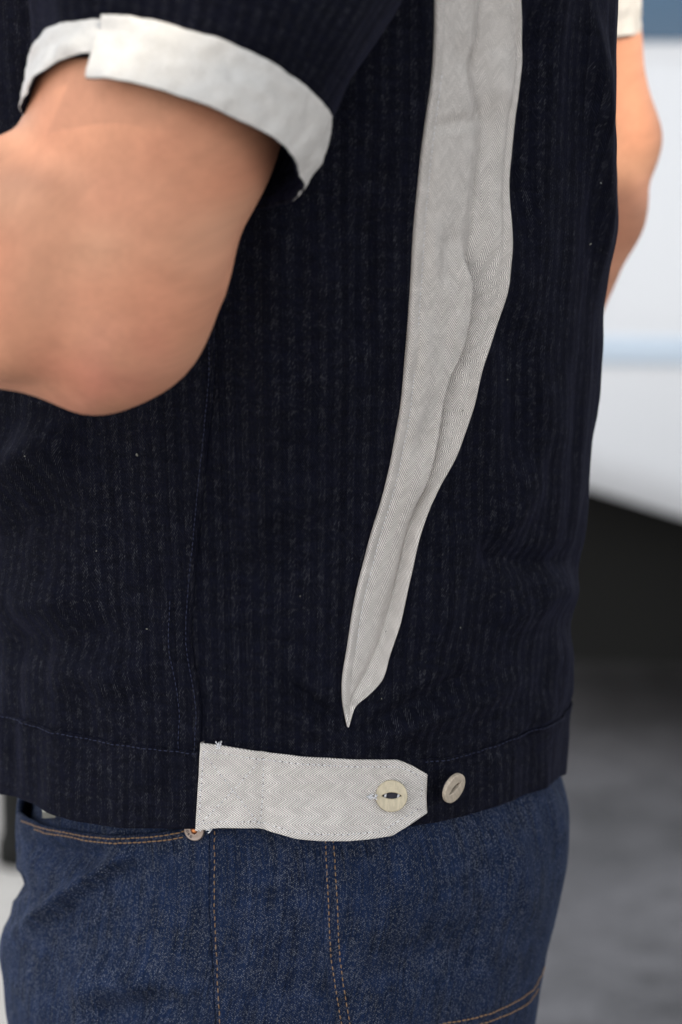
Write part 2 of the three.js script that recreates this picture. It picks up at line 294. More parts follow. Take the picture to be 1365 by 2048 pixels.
// a panel of cloth between two edges (angle by height); rolled edges turn under so that the cloth has thickness
function panel(ptFn, thA, thB, Y0, Y1, nu, nvv, lift, { rollA = 0, rollB = 0, rollTop = 0, rollBot = 0, yShift = null } = {}) {
  const cols = [], rows = [], T = 0.0013;
  if (rollA) cols.push([0, 0.006, -rollA - 0.001], [0, 0.0008, -rollA], [0, -0.0002, -rollA * 0.5], [0, 0.0003, -0.0003], [0, 0.0012, 0]);
  for (let i = rollA ? 1 : 0; i <= nu - (rollB ? 1 : 0); i++) cols.push([i / nu, 0, 0]);
  if (rollB) cols.push([1, -0.0012, 0], [1, -0.0003, -0.0003], [1, 0.0002, -rollB * 0.5], [1, -0.0008, -rollB], [1, -0.006, -rollB - 0.001]);
  if (rollBot) rows.push([0, 0.006, -rollBot - 0.001], [0, 0.0006, -rollBot], [0, 0, -rollBot * 0.5], [0, 0.0004, -0.0003], [0, 0.0013, 0]);
  for (let j = rollBot ? 1 : 0; j <= nvv - (rollTop ? 1 : 0); j++) rows.push([j / nvv, 0, 0]);
  if (rollTop) rows.push([1, -0.0013, 0], [1, -0.0004, -0.0003], [1, 0, -rollTop * 0.5], [1, -0.0006, -rollTop], [1, -0.006, -rollTop - 0.001]);
  return sheet(cols.length - 1, rows.length - 1, (i, j) => {
    const [tu, du, lu] = cols[i], [tv, dv, lv] = rows[j];
    let Y = lerp(Y0, Y1, tv) + dv; const A = thA(Y), Bq = thB(Y), dir = Math.sign(Bq - A); const th = lerp(A, Bq, tu) + dir * du / RM;
    if (yShift) { let t2 = th; for (let k = 0; k < 3; k++) { Y = lerp(yShift[0](t2), yShift[1](t2), tv) + dv; const A2 = thA(Y), B2 = thB(Y); t2 = lerp(A2, B2, tu) + Math.sign(B2 - A2) * du / RM; } return [ptFn(t2, Y, lift + lu + lv), -t2 * RM, Y]; }
    return [ptFn(th, Y, lift + lu + lv), -th * RM, Y];
  });
}
const cst = (v) => () => v, rad = (d) => d * Math.PI / 180;
// heights along the hem as a function of angle
const byAngle = (B, pts) => { const h = spline(pts, 60).map(([x, y]) => hit(B, x, y)).sort((p, q) => p.th - q.th); return table(h.map((k) => [k.th, k.Y])); };
const hemBottom = byAngle(torso, [[-40, 1560], [0, 1580], [60, 1600], [120, 1628], [200, 1648], [300, 1654], [400, 1656], [550, 1660], [700, 1662], [800, 1655], [900, 1640], [1000, 1610], [1080, 1578], [1125, 1550]]);
const hemTop = byAngle(torso, [[-40, 1400], [0, 1420], [60, 1440], [180, 1472], [300, 1490], [400, 1500], [550, 1512], [700, 1520], [800, 1520], [880, 1516], [960, 1500], [1040, 1470], [1120, 1432]]);

const seamPx = [[442, -420], [442, -100], [440, 200], [434, 480], [430, 650], [428, 760], [415, 900], [400, 1050], [386, 1200], [384, 1290], [398, 1370], [404, 1420], [402, 1480], [400, 1560], [398, 1665], [397, 1720]];
const pleatL = [[900, -420], [880, -140], [872, 0], [866, 150], [851, 260], [838, 380], [828, 500], [815, 690], [800, 830], [770, 980], [740, 1085], [712, 1200], [695, 1300], [686, 1360], [687, 1405], [695, 1455]];
const pleatR = [[1060, -420], [1038, -140], [1040, 0], [1047, 60], [1055, 122], [1045, 185], [1035, 300], [1020, 500], [1000, 640], [965, 740], [945, 820], [915, 900], [870, 985], [840, 1060], [820, 1150], [800, 1250], [780, 1312], [765, 1358], [735, 1390], [711, 1412], [696, 1456]];
const pleatF = [[1000, -420], [985, -140], [980, 0], [975, 90], [968, 160], [985, 260], [965, 400], [952, 520], [955, 590], [949, 645], [931, 714], [910, 756], [897, 810], [890, 850], [874, 920], [851, 990], [822, 1080], [800, 1180], [778, 1260], [748, 1330], [720, 1376], [704, 1404], [695.6, 1455]];
const thSeam = curveOn(torso, seamPx, 120), thPL = curveOn(torso, pleatL, 160), thPR = curveOn(torso, pleatR, 200), thPF = curveOn(torso, pleatF, 200);
const TOPY = 1.55, PLY = hit(torso, 695, 1455).Y, thTip = hit(torso, 695.5, 1460).th;

// jacket panels --------------------------------------------------
const FRONT_TH = rad(252);
mesh('front_panel', panel(jacketPt, thSeam, cst(FRONT_TH), 0.9, TOPY, 150, 200, 0.0022, { rollA: 0.0022, yShift: [(th) => hemBottom(th) + 0.02, () => TOPY] }), M.navy, jacket);
mesh('side_panel', panel(jacketPt, (Y) => Y > PLY ? thPL(Y) : thTip, (Y) => thSeam(Y) + 0.05, PLY, TOPY, 90, 240, 0, { rollA: 0.003 }), M.navy, jacket);
mesh('back_panel', panel(jacketPt, cst(FRONT_TH - Math.PI * 2), (Y) => thPR(Y), PLY, TOPY, 150, 240, 0, { rollB: 0.0032 }), M.navy, jacket);
mesh('lower_panel', panel(jacketPt, cst(FRONT_TH - Math.PI * 2), (Y) => thSeam(Y) + 0.05, 0.9, PLY, 240, 60, 0, { yShift: [(th) => hemBottom(th) + 0.02, () => PLY + 0.0002] }), M.navy, jacket);
mesh('hem_band', panel(jacketPt, cst(FRONT_TH - Math.PI * 2 + 0.002), (Y) => thSeam(Y) + 0.004, 0.9, 1.0, 260, 26, 0.0017, { rollBot: 0.0035, rollTop: 0.0012, yShift: [hemBottom, hemTop] }), M.navy, jacket, 'dark navy band round the bottom hem');
mesh('hem_band', panel(jacketPt, thSeam, cst(FRONT_TH - 0.002), 0.9, 1.0, 140, 26, 0.0042, { rollA: 0.003, rollBot: 0.0035, rollTop: 0.0016, yShift: [hemBottom, hemTop] }), M.navy, jacket, 'dark navy band round the front hem');

// grey pleat let into the back -----------------------------------
{
  const nx = 76, ny = 320, topY = hit(torso, 880, -380).Y;
  const pleatCreases = [
    { p: [[850, 256], [890, 250], [945, 242], [1000, 226]], w: 14, h: -0.0026 }, { p: [[900, 60], [935, 118], [965, 130], [985, 70]], w: 26, h: -0.0028 }, { p: [[1000, 90], [1012, 150], [1005, 230]], w: 26, h: 0.0022 },
    { p: [[905, 440], [892, 520], [905, 590]], w: 20, h: -0.0026 }, { p: [[868, 430], [872, 560]], w: 18, h: 0.0016 }, { p: [[880, 760], [860, 850], [822, 940]], w: 22, h: -0.003 }, { p: [[850, 640], [838, 760]], w: 26, h: 0.0018 }, { p: [[925, 620], [905, 700]], w: 18, h: 0.002 }];
  const g = sheet(nx, ny, (i, j) => {
    const v = j / ny, Y = lerp(PLY + 0.0004, topY, Math.pow(v, 1.15)), A = thPL(Y), Bq = thPR(Y), F = thPF(Y);
    const tf = clamp((F - A) / (Bq - A + 1e-9), 0.2, 0.86), wid = Math.abs(A - Bq) * RM;
    const t = clamp((i - 2) / (nx - 4));
    const mid = toPx(bodyPoint(torso, F, Y)), py = mid[1];
    const D = Math.min(0.015, wid * 0.36) * (0.85 + 0.15 * sstep(420, 560, py)), zero = 0;
    let lift; const flat = sstep(470, 570, py) * (1 - sstep(960, 1080, py)), deep = sstep(960, 1080, py); // one crisp overlap in the middle, a soft valley above and below
    if (t < tf) { const q = t / tf; lift = 0.0012 - D * lerp(lerp(0.45, 0.12, flat), 0.75, deep) * Math.pow(q, 1.5) - D * lerp(lerp(0.3, 0.74, flat), 0.1, deep) * sstep(1 - lerp(0.3, 0.10, flat), 1, q); }
    else { const r = (1 - t) / (1 - tf); lift = 0.0016 - D * lerp(lerp(0.7, 0.80, flat), 0.8, deep) * Math.pow(r, 1.15); }
    { const e = (1 - t) * wid, k = Math.min(1, wid / 0.02); lift += k * (0.0013 * Math.exp(-Math.pow((e - 0.0010) / 0.0010, 2)) - 0.0011 * Math.exp(-Math.pow((e - 0.0034) / 0.0012, 2))); const e2 = t * wid; lift += k * (0.0006 * Math.exp(-Math.pow((e2 - 0.0014) / 0.0012, 2)) - 0.0007 * Math.exp(-Math.pow((e2 - 0.0044) / 0.0009, 2))); }
    let th = lerp(A, Bq, t);
    const sc = Math.min(1, wid / 0.008);
    if (i < 2) { lift = [-0.004, -0.0006][i] * sc; th += [-0.002, 0.0006][i] / RM * sc; }
    if (i > nx - 2) { lift = [-0.0006, -0.004][i - nx + 1] * sc; th += [-0.0008, 0.002][i - nx + 1] / RM * sc; }
    const pp = toPx(bodyPoint(torso, th, Y));
    lift += 0.5 * creaseSum(pleatCreases, pp[0], pp[1]);
    return [jacketPt(th, Y, lift), 0, Y];
  });
  { const p = g.attributes.position, uv = g.attributes.uv, W1 = nx + 1; // cloth coordinates follow the real length across the folds
    for (let j = 0; j <= ny; j++) { let u = 0, c = Math.floor(nx * 0.5); for (let i = 0; i <= nx; i++) { if (i) { const a = j * W1 + i, b = a - 1; u += Math.hypot(p.getX(a) - p.getX(b), p.getY(a) - p.getY(b), p.getZ(a) - p.getZ(b)); } uv.setX(j * W1 + i, u); } } }
  mesh('back_pleat', g, M.ecru, jacket, 'pale grey herringbone pleat let into the back');
  // a backing behind the pleat so that no light leaks through
  const back = sheet(10, 60, (i, j) => { const Y = lerp(PLY - 0.01, topY, j / 60), yy = Math.max(Y, PLY); return [bodyPoint(torso, lerp(thPL(yy) + 0.05, thPR(yy) - 0.05, i / 10), Y, -0.024), i * 0.005, Y]; });
  mesh('pleat_backing', back, M.navy, jacket);
}

// ---------------------------------------------------------------- stitches
const stitchGeo = new THREE.SphereGeometry(1, 6, 5);
function stitchLine(pts, fn, len, gap, r, lift, out, jitter = 0.15) {
  const poly = spline(pts, 240).map(([x, y]) => fn(x, y, lift)); let acc = 0, start = poly[0];
  const add = (a, b) => {
    const m = stitchGeo.clone(), d = b.clone().sub(a), L = d.length(); if (L < 1e-5) return;
    m.scale(r, L / 2, r); const q = new THREE.Quaternion().setFromUnitVectors(V(0, 1, 0), d.normalize());
    m.applyQuaternion(q); const c = a.clone().add(b).multiplyScalar(0.5); m.translate(c.x + (rnd() - 0.5) * r * jitter * 4, c.y + (rnd() - 0.5) * r * jitter * 4, c.z); out.push(m);
  };
  let on = true, need = len;
  for (let i = 1; i < poly.length; i++) {
    let a = poly[i - 1]; const b = poly[i]; let seg = a.distanceTo(b);
    while (acc + seg >= need) {
      const t = (need - acc) / seg, p = a.clone().lerp(b, t);
      if (on) add(start, p); start = p; on = !on; need = on ? len * (0.9 + rnd() * 0.2) : gap; a = p; seg = a.distanceTo(b); acc = 0;
    }
    acc += seg;
  }
}
function stitches(name, lines, fn, mat, parent, { len = 0.0028, gap = 0.0005, r = 0.00032, lift = 0.003, label } = {}) {
  const out = []; for (const l of lines) stitchLine(l, fn, len, gap, r, lift, out);
  return mesh(name, join(out), mat, parent, label, 'stuff');
}
const shift = (pts, dx, dy = 0) => pts.map(([x, y]) => [x + dx, y + dy]);
stitches('hem_stitching', [[[0, 1424], [60, 1444], [120, 1462], [180, 1476], [290, 1492], [396, 1504]]], onJacket, M.navyThread, jacket, { lift: 0.0046, len: 0.0022, gap: 0.0009, r: 0.0003 });
stitches('hem_stitching', [[[850, 1524], [900, 1518], [970, 1500], [1040, 1472], [1118, 1436]]], onJacket, M.navyThread, jacket, { lift: 0.0021, len: 0.0022, gap: 0.0009, r: 0.0003 });
stitches('seam_stitching', [shift(seamPx.slice(4, 15), -9), shift(seamPx.slice(8, 15), -42)], onJacket, M.navyThread, jacket, { lift: 0.0026, len: 0.002, gap: 0.0008, r: 0.00026 });
stitches('pleat_stitching', [shift(pleatL.slice(3, 13), 17)], (x, y, l) => onJacket(x, y, l), M.white, jacket, { lift: 0.0011, len: 0.0018, gap: 0.0012, r: 0.00022 });

// ---------------------------------------------------------------- waist tab
const tabTop = table([[397, 1482], [407, 1483], [450, 1489], [530, 1501], [600, 1509], [700, 1515], [788, 1515.5], [813, 1526], [842, 1543]]);
const tabBot = table([[397, 1655], [440, 1649], [515, 1649], [545, 1657], [590, 1667], [640, 1671], [690, 1672], [774, 1663], [809, 1642], [842, 1619]]);
const tabLeft = table([[1480, 407], [1656, 397]]);
const tabLift = (x, y) => 0.0058 + 0.0035 * sstep(520, 620, x) * (1 - sstep(720, 840, x)) * sstep(1580, 1670, y) + 0.0009 * noise(x / 60, y / 60, 2) - 0.0012 * Math.exp(-Math.pow((x - 528) / 10, 2)) + 0.0012 * sstep(760, 850, x) - 0.0018 * Math.exp(-(((x - 781) ** 2 + (y - 1590) ** 2) / 2200));
const flatTh = (px, py, lift) => { const h = hit(torso, px, py); return bodyPoint(torso, h.th, h.Y, lift); };
{
  const xs = []; for (let i = 0; i <= 70; i++) xs.push(i / 70); const ny = 26;
  const g = sheet(74, ny + 6, (i, j) => {
    const iu = clamp((i - 2) / 70), jv = clamp((j - 3) / ny);
    const xr = lerp(397, 842, iu), t0 = tabTop(xr), b0 = tabBot(xr); let y = lerp(t0, b0, jv), x = iu < 1 ? Math.max(xr, lerp(tabLeft(y), 842, iu)) : xr;
    let lift = tabLift(x, y) + 0.0004 * Math.exp(-Math.pow(Math.min(y - t0, b0 - y) / 3.5, 2));
    if (i < 2) { lift -= [0.004, 0.0012][i]; x += [3, -0.8][i]; } if (i > 72) { lift -= [0.0012, 0.004][i - 73]; x += [0.8, -3][i - 73]; }
    if (j < 3) { lift -= [0.004, 0.0016, 0.0005][j]; y += [4, -1, -0.9][j]; } if (j > ny + 3) { const k = j - ny - 4; lift -= [0.0005, 0.0016, 0.004][k]; y += [0.9, 1, -4][k]; }
    return [flatTh(x, y, lift), (y - 1480) / 4000, x / 4000];
  });
  mesh('waist_tab', g, M.ecru, jacket, 'pale ecru herringbone tab with angled end buttoned at the hem');
  const onTab = (x, y, l) => flatTh(x, y, tabLift(x, y) + l);
  const off = (f, d, x0, x1) => { const p = []; for (let x = x0; x <= x1; x += 22) p.push([x, f(x) + d]); return p; };
  const edge = [off(tabTop, 13, 412, 787).concat([[829, 1550], [831, 1614]]), off(tabBot, -12, 402, 771).concat([[829, 1610]]), [[528, 1510], [527, 1580], [522, 1644]], [[412, 1500], [470, 1575], [522, 1644]], [[525, 1512], [470, 1575], [408, 1640]], [[414, 1496], [408, 1570], [404, 1645]]];
  stitches('tab_stitching', edge, onTab, M.white, jacket, { lift: 0.00005, len: 0.0019, gap: 0.0009, r: 0.00022 });
  stitches('needle_hole', edge, onTab, M.darkDot, jacket, { lift: 0.00002, len: 0.0006, gap: 0.0028, r: 0.0003 });
  // frayed thread ends at the tab's corners and buttonhole
  const tuft = (cx, cy, n, spread, lift) => { const gs = []; for (let k = 0; k < n; k++) { const pts = []; let x = cx + (rnd() - 0.5) * spread, y = cy + (rnd() - 0.5) * spread * 0.5, dx = (rnd() - 0.5) * 4, dy = (rnd() - 0.5) * 3.5; for (let q = 0; q < 4; q++) { pts.push(onJacket(x, y, lift + rnd() * 0.002)); x += dx + (rnd() - 0.5) * 5; y += dy + (rnd() - 0.5) * 5; } gs.push(new THREE.TubeGeometry(new THREE.CatmullRomCurve3(pts), 8, 0.00032, 5)); } return gs; };
  mesh('thread_tuft', join(tuft(441, 1484, 9, 9, 0.004)), M.white, jacket, 'white frayed thread at the tab corner', 'stuff');
  mesh('thread_tuft', join([...tuft(422, 1655, 9, 8, 0.004), ...tuft(402, 1655, 4, 4, 0.005)]), M.white, jacket, 'white frayed thread at the tab corner', 'stuff');
  mesh('buttonhole_thread', join(tuft(737, 1586, 16, 16, 0.0062)), M.white, jacket, null, 'stuff');
}
// cat-eye buttons
function buttonGeo() {
  const s = new THREE.Shape(); s.absarc(0, 0, 0.0077, 0, Math.PI * 2);
  const eye = new THREE.Path(), w = 0.0060, h = 0.0022; eye.moveTo(-w, 0.0001); eye.quadraticCurveTo(0, h * 2.1, w, 0.0001); eye.quadraticCurveTo(0, -h * 1.75, -w, 0.0001); s.holes.push(eye);
  const g = new THREE.ExtrudeGeometry(s, { depth: 0.0009, bevelEnabled: true, bevelThickness: 0.0007, bevelSize: 0.0005, bevelSegments: 4, curveSegments: 40 });
  return g;
}
function placeButton(px, py, lift, n, spin, mat, label, fn) {
  const pos = fn(px, py, lift), q = new THREE.Quaternion().setFromUnitVectors(V(0, 0, 1), n.normalize()).multiply(new THREE.Quaternion().setFromAxisAngle(V(0, 0, 1), spin));
  const b = mesh('button', buttonGeo(), mat, jacket, label); b.position.copy(pos); b.quaternion.copy(q);
  // sewing thread deep in the eye
  const th = []; for (const [x0, x1] of [[-0.0040, -0.0031], [-0.0034, -0.0026], [0.0028, 0.0036], [0.0034, 0.0042]]) th.push(new THREE.TubeGeometry(new THREE.CatmullRomCurve3([V(x0, -0.0016, -0.0006), V((x0 + x1) / 2, 0, 0.0006), V(x1, 0.0016, -0.0006)]), 6, 0.00024, 6));
  const t = mesh('button_thread', join(th), mat === M.horn ? M.white : M.hornEdge, jacket); t.position.copy(pos); t.quaternion.copy(q);
  const hole = mesh('dark_eye_disc', new THREE.CylinderGeometry(0.0062, 0.0062, 0.0010, 28).rotateX(Math.PI / 2).translate(0, 0, -0.0016), M.darkDot, jacket); hole.position.copy(pos); hole.quaternion.copy(q);  // dark disc behind the slot, colouring in the shade inside the eye
}
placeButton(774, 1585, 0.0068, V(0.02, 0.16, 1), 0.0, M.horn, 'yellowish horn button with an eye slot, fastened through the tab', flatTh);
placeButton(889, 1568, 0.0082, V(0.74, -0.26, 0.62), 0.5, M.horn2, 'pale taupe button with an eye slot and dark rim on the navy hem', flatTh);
// lint on the cloth
{ const gs = []; for (const [x, y, r] of [[280, 908, 0.0006], [1171, 488, 0.0005], [1182, 366, 0.0004], [96, 905, 0.0003], [905, 1250, 0.0003], [600, 1190, 0.0003], [770, 1262, 0.0003], [300, 1255, 0.0004], [200, 1100, 0.0003], [1020, 760, 0.0003], [760, 1395, 0.0003], [920, 820, 0.0003]]) { const p = onJacket(x, y, 0.003), s = stitchGeo.clone().scale(r, r * 1.5, r); s.rotateZ(x); s.translate(p.x, p.y, p.z); gs.push(s); }
  mesh('lint', join(gs), M.lining, jacket, null, 'stuff'); }

// ---------------------------------------------------------------- sleeves and cuffs
function frameOf(px, py, near, dImg, toward) { // centre, axis towards the opening, e1 along the visible major axis, e2 towards the viewer
  const k = Math.sqrt(1 - toward * toward), d = V(0, 0, 0).addScaledVector(CR, dImg[0] * k).addScaledVector(CU, dImg[1] * k).addScaledVector(CF, -toward).normalize();
  const e1 = V(0, 0, 0).addScaledVector(CR, -dImg[1]).addScaledVector(CU, dImg[0]).normalize(), e2 = e1.clone().cross(d).normalize(); if (e2.dot(CF) > 0) e2.negate();
  return { c: at(px, py, near), d, e1, e2 };
}
function cuffGeo(F, A1, A2, width, phi0, phi1, n, bottom, dr, ns, inner) {
  const prof = []; const T = 0.0022; // outer face from the top fold down, round the bottom fold, up the inside
  if (!inner) for (let k = 0; k <= 4; k++) { const a = Math.PI / 2 * (1 - k / 4); prof.push(['top', Math.sin(a) * 0.0018, 0.0012 * (1 - Math.sin(a)) - 0.0012]); }
  if (!inner) for (let k = 1; k < 12; k++) prof.push(['mid', k / 12, 0]);
  for (let k = inner ? 2 : 0; k <= (inner ? 6 : 2); k++) { const a = Math.PI * k / 6; prof.push(['bot', Math.sin(a), (Math.cos(a) - 1) / 2]); }
  if (inner) for (let k = 1; k <= 6; k++) prof.push(['in', k / 6, 0]);
  return sheet(n, prof.length - 1, (i, j) => {
    const ph = lerp(phi0, phi1, i / n), [kind, p, q] = prof[j]; let w = width(ph), b = bottom(ph), s, r;
    if (kind === 'top') { s = -w - p * 0.6; r = q * 1.5; } else if (kind === 'mid') { s = lerp(-w, b, p); r = 0.0004 * Math.sin(p * Math.PI); } else if (kind === 'bot') { s = b + p * T / 2; r = q * T; } else { s = lerp(b, -w * 0.9, p); r = -T; }
    const tt = clamp((s + w) / w), flare = 0.004 * (1 - tt) * (0.4 + 0.6 * clamp(Math.cos(ph))), wob = 0.0026 * noise(ph * 1.8, s * 60, ns) + 0.0017 * noise(ph * 4, s * 130, ns + 3) + 0.0009 * noise(ph * 11, s * 240, ns + 6);
    const R = dr + r + flare + wob, P = F.c.clone().addScaledVector(F.d, s).addScaledVector(F.e1, (A1 + R) * Math.cos(ph)).addScaledVector(F.e2, (A2 + R) * Math.sin(ph));
    return [P, ph * A1, s + (kind === 'in' ? 0.06 : 0)];
  });
}
const cuffN = frameOf(325, 288, 0.148, [-0.255, -0.967], 0.26), A1 = 0.0645, A2 = 0.058, NOTCH = rad(120);
{
  const w = () => 0.0275;
  const rightC = (inn) => cuffGeo(cuffN, A1, A2, w, rad(inn ? -140 : -24), NOTCH, 190, () => 0, 0.0012, 1.3, inn);
  const leftC = (inn) => cuffGeo(cuffN, A1, A2, w, NOTCH - 0.06, rad(236), 110, (ph) => -0.0125 + 0.0145 * sstep(rad(124), rad(186), ph), -0.0006, 5.1, inn);
  const right = rightC(false), left = leftC(false);
  mesh('cuff_inside', join([rightC(true), leftC(true)]), M.navy, jacket, 'dark navy inside of the rolled cuff');
  mesh('rolled_cuff', join([right, left]), M.cuff, jacket, 'wide white rolled cuff on the bent near arm');
}
function sleeveGeo(rings, n, ns) { // rings: {c, e1, e2, A1, A2}
  const m = rings.length, cu = new THREE.CatmullRomCurve3(rings.map((r) => r.c)), K = 40;
  return sheet(n, K, (i, j) => {
    const t = j / K, f = t * (m - 1), k = Math.min(m - 2, Math.floor(f)), q = f - k, a = rings[k], b = rings[k + 1], ph = i / n * Math.PI * 2;
    const e1 = a.e1.clone().lerp(b.e1, q).normalize(), e2 = a.e2.clone().lerp(b.e2, q).normalize(), c = cu.getPoint(t);
    const wob = (0.003 * noise(Math.cos(ph) * 2.2, Math.sin(ph) * 2.2, t * 3 + ns) + 0.002 * noise(Math.cos(ph) * 5, Math.sin(ph) * 5, t * 4 + ns)) * sstep(0, 0.15, t);
    return [c.addScaledVector(e1, (lerp(a.A1, b.A1, q) + wob) * Math.cos(ph)).addScaledVector(e2, (lerp(a.A2, b.A2, q) + wob) * Math.sin(ph)), ph * 0.07, t * 0.3];
  });
}
{
  const up = (s) => cuffN.c.clone().addScaledVector(cuffN.d, -s), R = (c, a, b) => ({ c, e1: cuffN.e1, e2: cuffN.e2, A1: a, A2: b });
  const g = sleeveGeo([R(up(0.012), 0.0615, 0.051), R(up(0.030), 0.067, 0.054), R(at(385, 60, 0.145), 0.074, 0.06), R(at(432, -70, 0.13), 0.083, 0.068), R(at(500, -260, 0.105), 0.09, 0.078), R(at(560, -420, 0.07), 0.08, 0.075), R(at(600, -520, 0.03), 0.05, 0.05)], 96, 2.2);
  mesh('sleeve', g, M.navy, jacket);
}
const cuffF = frameOf(1142, 92, -0.38, [0.16, -0.987], -0.12);
{
  const farC = (inn) => cuffGeo(cuffF, 0.0455, 0.048, () => 0.03, 0, Math.PI * 2, 90, () => 0, 0.0012, 8.3, inn), g = farC(false);
  mesh('cuff_inside', farC(true), M.navy, jacket);
  mesh('rolled_cuff', g, M.cuff, jacket, 'white rolled cuff on the far arm, partly hidden behind the back');
  const up = (s) => cuffF.c.clone().addScaledVector(cuffF.d, -s), R = (c, a, b) => ({ c, e1: cuffF.e1, e2: cuffF.e2, A1: a, A2: b });
  mesh('sleeve', sleeveGeo([R(up(0.012), 0.042, 0.045), R(up(0.04), 0.047, 0.052), R(at(1090, -150, -0.36), 0.062, 0.066), R(at(1050, -330, -0.31), 0.07, 0.07), R(at(980, -460, -0.26), 0.05, 0.05)], 60, 6.6), M.navy, jacket);
}

// ---------------------------------------------------------------- body
const smin = (a, b, k) => { const h = clamp(0.5 + 0.5 * (b - a) / k); return lerp(b, a, h) - k * h * (1 - h); };
const cone = (p, a, b, r1, r2) => { const bx = b.x - a.x, by = b.y - a.y, bz = b.z - a.z, px = p.x - a.x, py = p.y - a.y, pz = p.z - a.z, t = clamp((px * bx + py * by + pz * bz) / (bx * bx + by * by + bz * bz)); return Math.hypot(px - bx * t, py - by * t, pz - bz * t) - lerp(r1, r2, t); };
function mcGeo(sdf, c, half, cell) {
  const res = Math.ceil(2 * half / cell), mc = new MarchingCubes(res, new THREE.MeshBasicMaterial(), false, false, 400000); mc.reset(); mc.isolation = 0;
  const p = V(0, 0, 0), h = res / 2;
  for (let z = 0; z < res; z++) for (let y = 0; y < res; y++) for (let x = 0; x < res; x++) { p.set(c.x + (x - h) / h * half, c.y + (y - h) / h * half, c.z + (z - h) / h * half); mc.field[x + y * res + z * res * res] = -sdf(p); }
  mc.update();
  const n = mc.count, pos = new Float32Array(n * 3), nor = new Float32Array(n * 3), uv = new Float32Array(n * 2), e = 0.0015, q = V(0, 0, 0);
  for (let i = 0; i < n; i++) {
    const x = c.x + mc.positionArray[3 * i] * half, y = c.y + mc.positionArray[3 * i + 1] * half, z = c.z + mc.positionArray[3 * i + 2] * half;
    pos.set([x, y, z], 3 * i); uv.set([x + 0.6 * z, y + 0.3 * z], 2 * i);
    const g = V(sdf(q.set(x + e, y, z)) - sdf(q.set(x - e, y, z)), sdf(q.set(x, y + e, z)) - sdf(q.set(x, y - e, z)), sdf(q.set(x, y, z + e)) - sdf(q.set(x, y, z - e))).normalize(); nor.set([g.x, g.y, g.z], 3 * i);
  }
  const geo = new THREE.BufferGeometry(); geo.setAttribute('position', new THREE.BufferAttribute(pos, 3)); geo.setAttribute('normal', new THREE.BufferAttribute(nor, 3)); geo.setAttribute('uv', new THREE.BufferAttribute(uv, 2)); return geo;
}
function handSdf(w, dir, palmN) { // wrist, direction of the hand, back-of-hand normal; relaxed, slightly curled
  const s = dir.clone().cross(palmN).normalize(), n = s.clone().cross(dir).normalize(), P = (a, b, c) => w.clone().addScaledVector(dir, a).addScaledVector(s, b).addScaledVector(n, c), bones = [];
  const fl = [[0.032, 0.068, 0.022, 0.018], [0.011, 0.076, 0.026, 0.020], [-0.010, 0.072, 0.024, 0.019], [-0.030, 0.056, 0.019, 0.016]];
  for (const [b, L] of fl) { const k = P(0.088, b, 0), m1 = P(0.088 + L * 0.45, b * 1.05, -0.012), m2 = P(0.088 + L * 0.78, b * 1.05, -0.03), tp = P(0.088 + L * 0.9, b * 1.02, -0.048); bones.push([P(0.02, b * 0.6, 0), k, 0.013, 0.011], [k, m1, 0.0098, 0.009], [m1, m2, 0.009, 0.0082], [m2, tp, 0.0082, 0.0068]); }
  const t0 = P(0.028, 0.026, -0.008), t1 = P(0.062, 0.050, -0.024), t2 = P(0.094, 0.056, -0.036); bones.push([t0, t1, 0.014, 0.011], [t1, t2, 0.0105, 0.0085]);
  const palm = [[P(0, 0.012, 0), P(0.085, 0.018, 0), 0.018, 0.016], [P(0, -0.012, 0), P(0.082, -0.014, 0), 0.018, 0.015]];
  return (p) => { let d = 1; for (const [a, b, r, q] of palm) d = smin(d, cone(p, a, b, r, q), 0.014); for (const [a, b, r, q] of bones) d = smin(d, cone(p, a, b, r, q), 0.0035); return d; };
}
